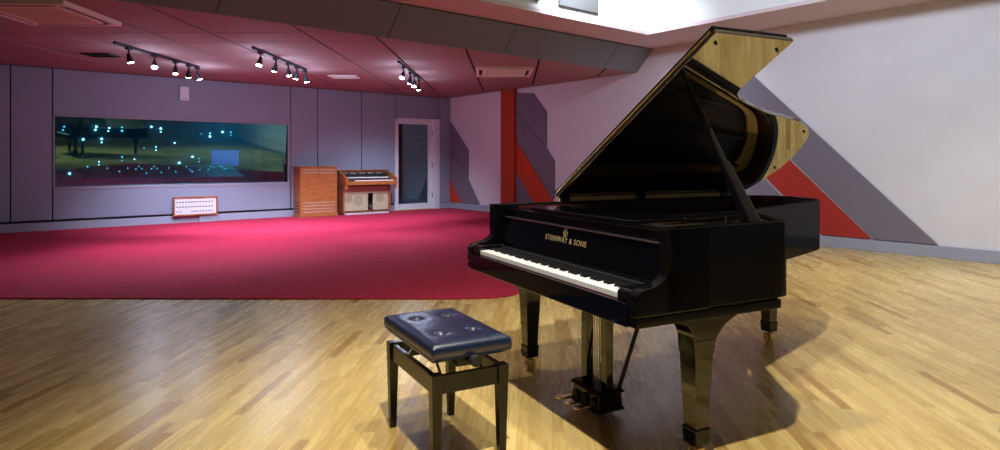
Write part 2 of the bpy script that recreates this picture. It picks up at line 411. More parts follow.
# added glowing dots standing in for lamp reflections in the glass, partly paired
random.seed(11)
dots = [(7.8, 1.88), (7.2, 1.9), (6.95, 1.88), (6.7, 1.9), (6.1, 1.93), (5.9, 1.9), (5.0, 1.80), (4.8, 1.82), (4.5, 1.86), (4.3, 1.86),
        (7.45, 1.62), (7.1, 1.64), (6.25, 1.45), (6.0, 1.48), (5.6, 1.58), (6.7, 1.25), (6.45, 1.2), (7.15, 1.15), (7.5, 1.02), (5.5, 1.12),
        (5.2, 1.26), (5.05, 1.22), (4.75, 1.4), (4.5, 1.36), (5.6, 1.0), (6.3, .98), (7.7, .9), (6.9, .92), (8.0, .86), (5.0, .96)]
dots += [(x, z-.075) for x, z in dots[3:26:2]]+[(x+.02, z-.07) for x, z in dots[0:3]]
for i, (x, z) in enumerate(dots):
    # a thin stalk carries each stand-in dot in front of the rear wall
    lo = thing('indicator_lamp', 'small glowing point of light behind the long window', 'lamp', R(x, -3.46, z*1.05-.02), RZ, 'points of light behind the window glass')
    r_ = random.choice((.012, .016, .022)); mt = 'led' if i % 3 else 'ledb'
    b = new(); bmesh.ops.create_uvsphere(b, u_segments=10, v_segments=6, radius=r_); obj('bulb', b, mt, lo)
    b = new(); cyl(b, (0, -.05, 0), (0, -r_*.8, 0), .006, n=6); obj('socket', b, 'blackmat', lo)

# ------------------------------------------------------------------ glass door
b = new()
for d in ((1.50, 1.56, -.12, .03, 0, 2.24), (.33, .47, -.12, .12, 0, 2.24), (.33, 1.56, -.12, .03, 2.19, 2.24)): box(b, *d)
dr = struct(obj('door_1', b, 'whitemetal', bevel=.005, frame=RF))
b = new()
for d in ((1.44, 1.50, -.04, .0, .02, 2.19), (.47, .60, -.04, .0, .02, 2.19), (.6, 1.44, -.04, 0, 2.10, 2.19), (.6, 1.44, -.04, 0, .02, .16)): box(b, *d)
obj('door_leaf', b, 'whitemetal', dr, .004)
b = new(); box(b, .6, 1.44, -.024, -.016, .16, 2.10); obj('pane', b, 'doorglass', dr)
for z in (.35, 1.1, 1.9):
    b = new(); cyl(b, (.475, .012, z-.055), (.475, .012, z+.055), .012, n=12); box(b, .455, .495, 0, .006, z-.05, z+.05); obj('hinge', b, 'steel', dr)
b = new(); cyl(b, (1.41, 0, 1.05), (1.41, .05, 1.05), .01, n=10); cyl(b, (1.41, .05, 1.05), (1.29, .05, 1.05), .009, n=10); obj('handle', b, 'steel', dr)
b = new(); box(b, .52, 1.56, .0, .07, .0, .03); obj('threshold', b, 'tape', dr, .004)
b = new(); box(b, -1.8, 2.7, -2.3, -2.2, 0, 2.6); box(b, -1.8, -1.7, -2.3, -.2, 0, 2.6); box(b, 2.6, 2.7, -2.3, -.2, 0, 2.6)
box(b, -1.8, 2.7, -2.3, -.2, -.1, 0); box(b, -1.8, 2.7, -2.3, -.2, 2.6, 2.7)
struct(obj('wall_lobby', b, 'fabric', frame=RF))
b = new()
for d in ((-1.0, -.05, 1.84, 1.87), (-1.0, .05, 1.71, 1.74), (-1.0, .30, 1.05, 1.085)): box(b, d[0], d[1], -2.2, -2.19, d[2], d[3])
struct(obj('trim_4', b, 'tape', frame=RF))  # strips stand in for lines reflected in the door glass

# ------------------------------------------------------------------ fittings of the back wall
o = thing('alarm_box', 'small white plastic box fixed high on the panel above the window', 'alarm box', R(6.18, .035, 2.36), RZ)
b = new(); box(b, -.08, .08, 0, .05, 0, .27); obj('housing', b, 'whitemetal', o, .01)
b = new(); box(b, -.05, .05, .05, .054, .02, .07); obj('cover_strip', b, 'louvre', o, .003)
cp_ = thing('connection_panel', 'wood framed white connection panel with rows of sockets low on the back wall', 'wall box', R(5.985, .035, .15), RZ)
b = new()
for d in ((-.395, .395, 0, .33), ): pass
for d in ((-.395, .395, 0, .025), (-.395, .395, .335, .36), (-.395, -.37, .025, .335), (.37, .395, .025, .335)): box(b, d[0], d[1], 0, .09, d[2], d[3])
obj('frame', b, 'walnut', cp_, .004)
b = new(); box(b, -.37, .37, 0, .07, .025, .335); obj('face_plate', b, 'whitemetal', cp_, .002)
for j in range(3):
    for i in range(13):
        if j == 0 and 2 <= i <= 4: continue
        b = new(); cyl(b, (.33-i*.052, .07, .08+j*.09), (.33-i*.052, .078, .08+j*.09), .013, n=12); obj('socket', b, 'slot', cp_)
o = thing('cable_duct', 'grey cable duct rising from the carpet to the connection panel', 'cable duct', R(5.755, .03, .012), RZ)
b = new(); box(b, -.16, .16, 0.001, .05, 0, .137); obj('cover', b, 'skirt', o, .004)
b = new(); box(b, -.15, .15, .05, .053, .06, .065); obj('seam', b, 'slot', o)

# ------------------------------------------------------------------ right wall: coloured felt shapes and post
def wshape(pts, m, label, th=.035, name='felt_panel', grp='angular felt panels on the white wall'):
    b = new(); prism(b, pts, lambda p, t: (t, p[0], p[1]), .002, th)
    return tag(obj(name, b, m, bevel=.008, frame=RF), label, 'wall panel', grp)
G = .008
wshape([(.13, 2.20), (.9, 1.47), (.9, .77), (.13, 1.50)], 'felt_grey', 'upper grey felt panel with a slanting top in the corner beside the door')
wshape([(.13, 1.48), (.9, .75), (1.36, .16), (.64, .16), (.13, .76)], 'felt_grey', 'grey slanting felt strip between the corner triangle and the panel above it')
wshape([(.13, .72), (.60, .16), (.13, .16)], 'red', 'small orange felt triangle near the floor in the corner beside the door')
pst = thing('wall_post', 'tall red orange padded post standing against the white wall', 'post', R(0, 2.46, 0), RZ)
b = new(); box(b, 0, .10, -.22, .25, .15, HL-.003); obj('cladding', b, 'orange', pst, .006)
b = new(); box(b, .036, .11, -.22, .25, 0, .15); obj('plinth', b, 'skirt', pst, .004)
wshape([(2.70, 2.71), (3.25, 2.66), (3.66, 2.23), (3.66, 1.51), (2.70, 2.33)], 'felt_grey', 'upper grey felt panel with clipped corners right beside the orange post')
wshape([(2.70, 2.30), (3.66, 1.48), (3.90, 1.20), (3.90, .44), (3.86, .40), (2.70, 1.68)], 'felt_grey', 'broad grey slanting felt panel beside the orange post, above the orange stripe')
wshape([(2.70, 1.64), (4.05, .16), (3.40, .16), (2.70, .97)], 'red', 'orange slanting felt stripe beside the post, behind the keyboard end')
wshape([(2.70, .93), (3.36, .16), (2.70, .16)], 'felt_grey', 'small grey felt triangle at the foot of the orange post')
LRY = 9.28                                       # foot of the red band's lower edge
wshape([(7.28, 2.75), (8.01, 2.75), (10.68, .16), (9.95, .16)], 'felt_grey', 'large grey diagonal felt band behind the open piano lid')
wshape([(7.05, 2.60), (7.38, 2.60), (9.92, .16), (LRY, .16), (7.05, .16+(LRY-7.05)*.963)], 'red_deep', 'large red diagonal felt band behind the tail of the piano')
wshape([(7.05, .12+(LRY-7.05)*.963), (LRY-.04, .16), (7.05, .16)], 'felt_grey', 'grey felt triangle below the large red diagonal band')

# grey panels hanging on the coffer wall
for x0, x1, lb in ((2.26, 3.05, 'grey square acoustic tile on the white upper wall above the bulkhead, nearer the corner'),
                   (3.42, 4.2, 'grey acoustic tile on the upper wall, just cut by the top edge')):
    b = new(); box(b, x0, x1, 7.072, 7.11, 3.34, 4.15)
    tag(obj('acoustic_tile', b, 'tile', bevel=.006, frame=RF), lb, 'wall panel', 'acoustic tiles on the upper wall')

# ------------------------------------------------------------------ ceiling fittings
def cassette(label, cx, cy, s, rz=.03):
    t = thing('air_conditioner', label, 'air conditioner', Wd(cx, cy, HL), rz+TURN, 'ceiling air conditioners')
    b = new(); h = s/2
    for d in ((-h, h, h-.05, h), (-h, h, -h, -h+.05), (-h, -h+.05, -h+.05, h-.05), (h-.05, h, -h+.05, h-.05)): box(b, *d, -.05, 0)
    i = h-.14
    for d in ((-i, i, i-.03, i+.03), (-i, i, -i-.03, -i+.03), (-i-.03, -i+.03, -i+.03, i-.03), (i-.03, i+.03, -i+.03, i-.03)): box(b, *d, -.05, 0)
    for sx in (-1, 1):
        for sy in (-1, 1): box(b, *sorted((sx*(i+.03), sx*(h-.05))), *sorted((sy*(i+.03), sy*(h-.05))), -.05, 0)
    obj('frame', b, 'acwhite', t, .004)
    b = new(); box(b, -h+.05, h-.05, -h+.05, h-.05, -.012, 0); obj('duct_slots', b, 'backing', t)
    for k in range(4):
        b = new(); c_, s_ = math.cos(k*PI/2), math.sin(k*PI/2)
        vs = [(-i+.04, i+.045), (i-.04, i+.045), (i-.04, i+.06), (-i+.04, i+.06)]
        prism(b, [(x*c_-y*s_, x*s_+y*c_) for x, y in vs], lambda p, q: (p[0], p[1], q), -.045, -.012)
        obj('louvre_flap', b, 'blackmat', t)
    b = new(); box(b, -i+.03, i-.03, -i+.03, i-.03, -.045, -.012); obj('intake_grille', b, 'acgrille', t, .003)
    b = new()
    for k in range(12):
        y = -i+.06+k*(2*i-.12)/11; box(b, -i+.05, i-.05, y-.006, y+.006, -.049, -.044)
    o = obj('grille_bars', b, 'acwhite', t)
    return t
cassette('large square ceiling air conditioner at the upper left of the mauve ceiling', -4.85, 6.72, 1.02)
cassette('square ceiling air conditioner near the bulkhead, right of the track lights', .07, 11.13, .98)
def grille(label, cx, cy, sx, sy, m1):
    t = thing('ceiling_vent', label, 'air vent', Wd(cx, cy, HL), .02+TURN, 'slot vents in the mauve ceiling')
    b = new(); hx, hy = sx/2, sy/2
    for d in ((-hx, hx, hy-.03, hy), (-hx, hx, -hy, -hy+.03), (-hx, -hx+.03, -hy+.03, hy-.03), (hx-.03, hx, -hy+.03, hy-.03)): box(b, *d, -.02, 0)
    obj('frame', b, m1, t, .002)
    b = new(); box(b, -hx+.03, hx-.03, -hy+.03, hy-.03, -.006, 0); obj('opening', b, 'backing', t)
    for k in range(4):
        y = -hy+.06+k*(sy-.12)/3
        b = new(); box(b, -hx+.03, hx-.03, y-.006, y+.006, -.018, -.006); obj('slat', b, m1, t)
grille('dark slot vent in the ceiling left of the first lamp track', -6.0, 9.45, .42, .30, 'blackmat')
grille('pale slot vent in the ceiling between the middle and right lamp tracks', -2.95, 11.9, .52, .42, 'acwhite')

def track(label, x, y0, y1, heads, rz=0.0):
    t = thing('track_light', label, 'track light', Wd(x, y0, HL), rz+TURN, 'lamp tracks under the mauve ceiling')
    Ln = y1-y0
    b = new(); box(b, -.02, .02, 0, Ln, -.035, 0); obj('rail', b, 'trackm', t, .003)
    for (fy, tx, ty, on) in heads:
        y = fy*Ln
        b = new(); box(b, -.025, .025, y-.05, y+.05, -.06, -.035); cyl(b, (0, y, -.06), (0, y, -.13), .012, n=10); ad = obj('adapter', b, 'trackm', t)
        d = Vector((tx, ty, -1)).normalized(); p = Vector((0, y, -.13))
        b = new(); cyl(b, p-d*.02, p+d*.10, .022, .045, 16); hd = obj('lamp_head', b, 'trackm', t, smooth=False)
        b = new(); cyl(b, p+d*.098, p+d*.112, .04, .036, 16); ln = obj('lens', b, 'lampon' if on else 'lampwarm', hd)
        if on:
            l = bpy.data.lights.new('track_spot', 'SPOT'); l.energy = 310*on; l.color = (.66, .76, 1); l.spot_size = math.radians(84); l.spot_blend = 1; l.shadow_soft_size = .04
            lo = bpy.data.objects.new('track_spot', l); COL.objects.link(lo); lo.parent = t; lo.location = p+d*.13
            lo.rotation_euler = d.to_track_quat('-Z', 'Y').to_euler()
            l2 = bpy.data.lights.new('track_glow', 'POINT'); l2.energy = 7*on; l2.color = (.6, .72, 1); l2.shadow_soft_size = .05
            lo = bpy.data.objects.new('track_glow', l2); COL.objects.link(lo); lo.parent = t; lo.location = p+d*.2
    return t
track('left lamp track with five spot heads near the alarm box', -5.15, 8.40, 10.6, [(.14, .1, .3, .5), (.42, .3, -.5, .9), (.68, .1, -.2, 0), (.86, -.3, .5, 1.1), (.985, .3, .3, 1.2)], -.03)
track('middle lamp track with five spot heads over the right end of the window', -3.45, 8.78, 10.9, [(.12, -.1, -.3, .9), (.38, -.4, .5, 1.4), (.62, .1, .1, .8), (.80, -.4, .4, .9), (.985, .1, .5, 1.0)], -.04)
track('short looking lamp track with four spot heads over the organ and glass door', -1.62, 10.05, 12.2, [(.2, -.2, -.5, 1.0), (.5, -.4, .8, 1.0), (.72, -.1, -.3, .7), (.96, -.2, .7, .8)], -.03)

# ------------------------------------------------------------------ speaker cabinet and organ
t = thing('speaker_cabinet', 'tall orange walnut speaker cabinet with louvre slots beside the organ', 'speaker', R(3.63, .06, .012), RZ)
b = new(); box(b, -.41, .41, 0, .38, .05, 1.05); obj('body', b, 'walnut', t, .004)
b = new(); box(b, -.43, .43, -.01, .40, 1.05, 1.075); obj('top', b, 'walnut', t, .006)
b = new(); box(b, -.43, .43, -.005, .40, 0, .05); obj('plinth', b, 'walnut', t, .004)
for z in (.93, .99):
    for x0, x1 in ((-.35, -.03), (.03, .35)):
        b = new(); box(b, x0, x1, .378, .384, z, z+.016); obj('louvre_slot', b, 'slit', t)
for k in range(4):
    b = new(); box(b, -.35, .35, .378, .384, .10+k*.065, .115+k*.065); obj('louvre_slot', b, 'slit', t)
for z in (.10, .165, .23, .295, .93, .99):
    b = new(); box(b, .408, .414, .07, .31, z, z+.022); obj('side_slot', b, 'slot', t)

t = thing('electric_organ', 'walnut electric organ with two keyboards and a beige speaker front', 'organ', R(2.48, .05, .012), RZ)
for s in (-1, 1):
    b = new(); prism(b, [(0, .03), (.36, .03), (.36, .62), (.0, .90)], lambda p, q: (q, *p), *(sorted((s*.55, s*.585)))); obj('side_panel', b, 'walnut', t, .003)
    b = new(); prism(b, [(0, .66), (.58, .66), (.60, .68), (.60, .80), (.50, .86), (.14, .99), (0, .99)], lambda p, q: (q, *p), *(sorted((s*.58, s*.63)))); obj('cheek', b, 'walnut', t, .004)
    b = new(); prism(b, [(.50, .56), (.58, .56), (.58, .67), (.50, .67)], lambda p, q: (q, *p), *(sorted((s*.58, s*.63)))); obj('cheek_drop', b, 'walnut', t, .004)
b = new(); box(b, -.58, .58, 0, .56, .66, .72); obj('key_bed', b, 'walnut', t, .004)
b = new(); box(b, -.58, .58, .56, .58, .66, .745); obj('key_slip', b, 'walnut', t, .004)
b = new(); box(b, -.60, .60, -.01, .17, .97, .99); obj('top', b, 'walnut', t, .004)
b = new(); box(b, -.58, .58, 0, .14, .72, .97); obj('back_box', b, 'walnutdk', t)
b = new(); box(b, -.58, .58, .14, .26, .72, .91); obj('control_panel', b, 'blackmat', t, .004)
for k in range(14):
    b = new(); x = -.5+k*.072; box(b, x, x+.05, .15, .25, .91, .918); obj('drawbar', b, ('ivory' if k % 3 else 'blackmat'), t, .002)
for y0, z, x0, x1 in ((.27, .83, -.50, .50), (.42, .765, -.55, .38)):
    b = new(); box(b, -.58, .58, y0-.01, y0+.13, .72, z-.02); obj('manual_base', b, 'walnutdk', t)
    n = 30; w_ = (x1-x0)/n
    for k in range(n):
        b = new(); box(b, x0+k*w_+.001, x0+(k+1)*w_-.001, y0, y0+.14, z-.02, z); obj('white_key', b, 'ivory', t)
    for k in range(n-1):
        if k % 7 in (2, 6): continue
        b = new(); xx = x0+(k+1)*w_; box(b, xx-.009, xx+.009, y0, y0+.085, z, z+.012); obj('black_key', b, 'ebony', t)
b = new(); box(b, .40, .56, .43, .55, .73, .775); obj('control_block', b, 'blackmat', t, .004)
b = new()
for d in ((-.55, -.17, .08, .62), (-.04, .55, .08, .62), (-.17, -.04, .46, .62)): box(b, d[0], d[1], .28, .31, d[2], d[3])
obj('speaker_cloth', b, 'grillcloth', t)
b = new(); box(b, -.17, -.04, .05, .08, .08, .46); obj('pedal_recess', b, 'backing', t)
for cx_, cz_, rr_ in ((.44, .34, .09), (.20, .30, .12), (-.34, .36, .10)):
    if rr_:
        b = new(); cyl(b, (cx_, .31, cz_), (cx_, .314, cz_), rr_, n=28); obj('speaker_ring', b, 'cone', t)
b = new(); prism(b, [(.24, .10), (.34, .10), (.34, .13), (.22, .24)], lambda p, q: (q, *p), -.145, -.065); obj('expression_pedal', b, 'steel', t, .004)
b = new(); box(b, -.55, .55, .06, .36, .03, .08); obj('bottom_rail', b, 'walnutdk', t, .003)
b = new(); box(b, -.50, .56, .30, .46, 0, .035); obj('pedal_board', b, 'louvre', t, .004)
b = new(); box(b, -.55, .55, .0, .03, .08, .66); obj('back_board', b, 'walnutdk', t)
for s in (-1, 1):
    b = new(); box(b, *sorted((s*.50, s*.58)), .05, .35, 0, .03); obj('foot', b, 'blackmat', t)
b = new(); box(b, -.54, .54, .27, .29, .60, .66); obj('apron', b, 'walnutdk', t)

# ------------------------------------------------------------------ grand piano
PU = Vector((.448, -.894, 0)); PV = Vector((.894, .448, 0)); PRZ = math.atan2(PU.y, PU.x)
PB = Vector((-.186, 3.54, 0))
W_ = 1.485; H = .955
pno = thing('grand_piano', 'open black polished concert grand piano standing on the wooden floor', 'piano', Wd(*PB), PRZ+TURN)
outer = [(W_, .14), (W_, .45)]+spline([(W_, .70), (1.475, .775), (1.42, .83), (1.32, .89), (1.15, 1.00), (1.03, 1.10), (.96, 1.22), (.90, 1.38), (.83, 1.58),
        (.76, 1.78), (.69, 1.98), (.625, 2.13), (.54, 2.23), (.42, 2.30), (.28, 2.34), (.14, 2.34), (.05, 2.30), (.0, 2.20)], 5)+[(0, 1.2), (0, .14)]
inner = inset(outer, .045)
def ring(bm, A, B, z0, z1):
    n = len(A)
    vs = [[bm.verts.new((*p, z)) for p in P_] for P_, z in ((A, z0), (A, z1), (B, z1), (B, z0))]
    for i in range(n-1):                         # open at the keyboard side
        for k in range(4):
            a, c = vs[k], vs[(k+1) % 4]; bm.faces.new((a[i], a[i+1], c[i+1], c[i]))
    for i in (0, n-1): bm.faces.new([vs[k][i] for k in range(4)])
# keep the ring's open ends straight at v=.14
inner[0] = (W_-.045, .14); inner[-1] = (.045, .14)
b = new(); ring(b, outer, inner, .648, H)
obj('rim', b, 'rimblack', pno, .005)
inner2 = inset(outer, .057); inner2[0] = (W_-.057, .30); inner2[-1] = (.057, .30)
i1 = inset(outer, .0455); i1[0] = (W_-.0455, .30); i1[-1] = (.0455, .30)
b = new(); ring(b, i1, inner2, .80, H-.012)
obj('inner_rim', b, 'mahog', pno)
# arms
prof = [(0, .643), (0, .705), (.004, .722), (.018, .736), (.045, .744), (.075, .748), (.105, .757), (.13, .772), (.148, .80), (.157, .835), (.158, .87), (.152, .905), (.140, .935), (.135, H), (.35, H), (.35, .643)]
for u0 in (0, W_-.05):
    b = new(); prism(b, prof, lambda p, q: (q, p[0], p[1]), u0, u0+.05); obj('arm', b, 'black', pno, .006)
for u0, u1 in ((.05, .128), (W_-.128, W_-.05)):
    b = new(); prism(b, [(.012, .645), (.012, .722), (.03, .735), (.17, .738), (.19, .76), (.19, .645)], lambda p, q: (q, p[0], p[1]), u0, u1); obj('key_block', b, 'black', pno, .006)
b = new(); box(b, .052, W_-.052, .0, .74, .605, .645); obj('key_bed', b, 'black', pno, .004)
b = new(); box(b, .003, .05, .003, .74, .605, .641); obj('bottom_moulding', b, 'black', pno, .003)
b = new(); box(b, W_-.05, W_-.003, .003, .74, .605, .641); obj('bottom_moulding', b, 'black', pno, .003)
b = new(); box(b, .052, W_-.052, -.004, .018, .60, .688); obj('key_slip', b, 'black', pno, .006)
# keys
k0 = .130; kw = (W_-2*k0)/52
def box_bev(x0, x1, y0, y1, z0, z1):
    b = new(); box(b, x0, x1, y0, y1, z0, z1); return b
wk = obj('white_key', box_bev(.0006, kw-.0006, .022, .185, .69, .712), 'ivory', pno, .0012, 1)
wk.location.x = k0
bk = None
for i in range(52):
    if i:
        c = wk.copy(); COL.objects.link(c); c.parent = pno; c.location.x = k0+i*kw
    if i < 51 and i % 7 not in (1, 4):
        if bk is None:
            b = new(); hexa(b, [(-.0055, .073, .712), (.0055, .073, .712), (.0055, .185, .712), (-.0055, .185, .712)], [(-.004, .079, .724), (.004, .079, .724), (.004, .185, .724), (-.004, .185, .724)])
            bk = obj('black_key', b, 'ebony', pno, .001, 1); c = bk
        else:
            c = bk.copy(); COL.objects.link(c); c.parent = pno
        c.location.x = k0+(i+1)*kw
b = new(); box(b, k0, W_-k0, .02, .30, .66, .688); obj('key_frame', b, 'felt', pno)
# fallboard
b = new(); prism(b, [(.172, .728), (.168, .74), (.172, .76), (.186, .80), (.196, .86), (.198, .888), (.215, .888), (.215, .728)], lambda p, q: (q, p[0], p[1]), .052, W_-.052)
fb = obj('fallboard', b, 'black', pno, .003)
b = new(); box(b, .10, W_-.10, .1885, .2045, .885, .891); obj('hinge', b, 'steel', fb)
b = new(); box(b, k0, W_-k0, .155, .171, .722, .728); obj('felt_strip', b, 'blackmat', fb)
# maker's lettering in gold on the fallboard
tcur = bpy.data.curves.new('lettering', 'FONT'); tcur.body = 'STEINWAY & SONS'; tcur.size = .037; tcur.extrude = .0004; tcur.align_x = 'CENTER'; tcur.space_character = 1.15
to = bpy.data.objects.new('tmp', tcur); COL.objects.link(to)
dg = bpy.context.evaluated_depsgraph_get(); me = bpy.data.meshes.new_from_object(to.evaluated_get(dg)); bpy.data.objects.remove(to)
me.materials.clear(); me.materials.append(M['faded'])
lt = bpy.data.objects.new('lettering', me); COL.objects.link(lt); lt.parent = fb
lt.location = (W_/2-.02, .1868, .812); lt.rotation_euler = (math.radians(80.5), 0, 0)
b = new()                                        # lyre emblem
for s in (-1, 1):
    tube(b, [(s*x, 0, z) for x, z in spline([(.004, 0), (.014, .006), (.016, .018), (.008, .028), (.012, .038)], 4)], .0014, 6)
for x in (-.004, 0, .004): cyl(b, (x, 0, .006), (x, 0, .032), .0007, n=6)
box(b, -.012, .012, -.001, .001, .031, .034); box(b, -.010, .010, -.001, .001, -.004, 0)
em = obj('emblem', b, 'faded', fb); em.location = (W_/2-.02, .1915, .845); em.rotation_euler = (math.radians(-8), 0, 0)
# front rail and music desk
b = new(); box(b, .052, W_-.052, .216, .30, .86, .932); obj('name_rail', b, 'black', pno, .004)
b = new(); box(b, .052, W_-.052, .30, .34, .72, .90); obj('action_cover', b, 'blackmat', pno)
dpts = []
for cx_, cy_, a0 in ((1.13, .27, -90), (1.13, .50, 0), (.34, .50, 90), (.34, .27, 180)):
    for k in range(6):
        a = math.radians(a0+k*18); dpts.append((cx_+.045*math.cos(a), cy_+.045*math.sin(a)))
b = new(); prism(b, dpts, lambda p, t_: (p[0], p[1], t_), .936, .954); obj('music_desk', b, 'black', pno, .004)
# iron plate, soundboard, strings
pl = inset(outer, .075)
plp = [p for p in pl if p[1] > .36]; plp = [(W_-.075, .36)]+plp+[(.075, .36)]
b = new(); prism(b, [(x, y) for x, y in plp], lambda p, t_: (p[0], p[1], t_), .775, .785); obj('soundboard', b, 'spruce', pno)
b = new()
pin_ = []
cxm, cym = .62, 1.1
for x, y in plp:
    pin_.append((x+(cxm-x)*.13, y+(cym-y)*.10))
n = len(plp)
A = [[b.verts.new((*p, z)) for p in P_] for P_, z in ((plp, .815), (plp, .84), (pin_, .84), (pin_, .815))]
for i in range(n):
    for k in range(4):
        a, c = A[k], A[(k+1) % 4]; b.faces.new((a[i], a[(i+1) % n], c[(i+1) % n], c[i]))
pt = obj('iron_plate', b, 'gold', pno, .004)
b = new(); box(b, .08, W_-.08, .36, .64, .815, .842); obj('pin_block_web', b, 'gold', pt, .003)
for x0, x1, y1 in ((.30, .14, 2.15), (.56, .36, 2.10), (.80, .60, 1.80), (1.02, .90, 1.15), (1.26, 1.20, .84)):
    b = new(); d = .018
    hexa(b, [(x0-d, .62, .835), (x0+d, .62, .835), (x1+d, y1, .835), (x1-d, y1, .835)], [(x0-d*.6, .62, .875), (x0+d*.6, .62, .875), (x1+d*.6, y1, .862), (x1-d*.6, y1, .862)])
    obj('plate_strut', b, 'bronze', pt, .003)  # struts darkened in colour so the lid mirrors a shaded interior
def inside_len(x, y0=.62):
    y = y0
    while y < 2.4:
        c = 0
        for i in range(len(pl)):
            p, q = pl[i], pl[(i+1) % len(pl)]
            if (p[1] > y) != (q[1] > y) and x < (q[0]-p[0])*(y-p[1])/(q[1]-p[1])+p[0]: c ^= 1
        if not c: break
        y += .02
    return y
b = new()
for k in range(64):
    x = .12+k*(W_-.24)/63; y1 = inside_len(x)-.04
    if y1 > .75: cyl(b, (x, .45, .852), (x-.02*(y1-.5), y1, .852), .0011, n=4)
o = obj('strings', b, 'wire', pno); o['kind'] = 'stuff'
b = new()
for k in range(60):
    for j in range(3):
        x = .13+k*(W_-.27)/59; cyl(b, (x+.004*j, .42+j*.035, .842), (x+.004*j, .42+j*.035, .866), .0035, n=6)
o = obj('tuning_pins', b, 'steel', pno); o['kind'] = 'stuff'
b = new(); box(b, .12, W_-.22, .70, .73, .858, .88); obj('damper_rail', b, 'blackmat', pno, .003)
for x, y in ((1.18, .70), (.80, 1.15), (.55, 1.55)):
    b = new(); cyl(b, (x, y, .84), (x, y, .905), .010, n=10); cyl(b, (x, y, .905), (x, y, .912), .014, n=10); obj('plate_bolt', b, 'steel', pt)
# underside
b = new(); prism(b, inset(outer, .06), lambda p, t_: (p[0], p[1], t_), .70, .712); obj('bottom_board', b, 'blackmat', pno)
for a_, c_ in (((.25, .9), (.25, 2.15)), ((.55, .9), (.50, 2.0)), ((.85, .85), (.50, 1.75)), ((1.15, .78), (.85, 1.05))):
    b = new(); d = .03
    hexa(b, [(a_[0]-d, a_[1], .63), (a_[0]+d, a_[1], .63), (c_[0]+d, c_[1], .63), (c_[0]-d, c_[1], .63)],
            [(a_[0]-d, a_[1], .70), (a_[0]+d, a_[1], .70), (c_[0]+d, c_[1], .70), (c_[0]-d, c_[1], .70)])
    obj('under_beam', b, 'blackmat', pno, .004)
# lid: a slab swung up about the bass side
TH = math.radians(30.9)
def L3(a, v, h=0): return (a*math.cos(TH)-h*math.sin(TH), v, .978+a*math.sin(TH)+h*math.cos(TH))
lidpts = [(0, .59), (1.492, .59), (1.497, 1.066), (1.135, 1.068)]+spline([(1.095, 1.085), (1.045, 1.16), (.99, 1.315), (.945, 1.46), (.912, 1.628), (.87, 1.80), (.813, 1.924), (.745, 2.015),
        (.655, 2.08), (.50, 2.15), (.34, 2.185), (.2, 2.18), (.06, 2.165), (0, 2.13)], 5)
b = new(); prism(b, lidpts, lambda p, t_: L3(p[0], p[1], t_), 0, .022)
lid = obj('lid', b, 'lidm', pno, .004)
b = new(); prism(b, [(.0, .585), (1.492, .585), (1.496, 1.04), (.0, 1.04)], lambda p, t_: L3(p[0], p[1], t_), .024, .040)
obj('front_flap', b, 'black', lid, .004)
b = new()
cyl(b, L3(.02, .590, .026), L3(1.47, .590, .026), .0055, n=8); o = obj('flap_hinge', b, 'brass', lid)
for a_, v_ in ((1.43, .64), (1.43, 1.02), (.90, 1.74), (.78, 1.93), (.35, 2.12), (.08, 2.10)):
    b = new(); cyl(b, L3(a_, v_, -.008), L3(a_, v_, 0), .007, n=12); obj('rubber_buffer', b, 'rubber', lid)
b = new(); box(b, .001, .014, .60, 2.12, .950, .981); obj('hinge_strip', b, 'letter', pno)  # gold strip painted as the floor's reflection in the lid underside
for v_ in (.64, 1.22, 1.95):
    b = new(); box(b, -.004, .020, v_-.035, v_+.035, .949, .984); obj('lid_hinge', b, 'blackmat', pno, .002)
# prop stick
p0 = Vector((W_-.075, .665, H-.02)); p1 = Vector(L3(1.071, .79, -.004))
d = (p1-p0).normalized(); sx_ = Vector((0, 1, 0)); sx_ = (sx_-d*sx_.dot(d)).normalized(); sy_ = d.cross(sx_)
def bar(bm, a, c, w0, w1, t0, t1):
    q = lambda p, w, t_: [p+sx_*x*w/2+sy_*y*t_/2 for x, y in ((-1, -1), (1, -1), (1, 1), (-1, 1))]
    hexa(bm, q(a, w0, t0), q(c, w1, t1))
b = new(); bar(b, p0, p1, .040, .026, .026, .02); ps = obj('lid_prop', b, 'black', pno, .004)
b = new(); bar(b, p0-d*.0, p0+(p1-p0)*.44, .068, .042, .040, .032); obj('prop_sleeve', b, 'black', ps, .005)
b = new(); cyl(b, p1-d*.03, p1, .009, n=10); obj('prop_tip', b, 'brass', ps)
b = new(); cyl(b, (W_-.12, .62, H-.06), (W_-.12, .62, H+.0), .012, n=12); obj('prop_stop', b, 'brass', pno)
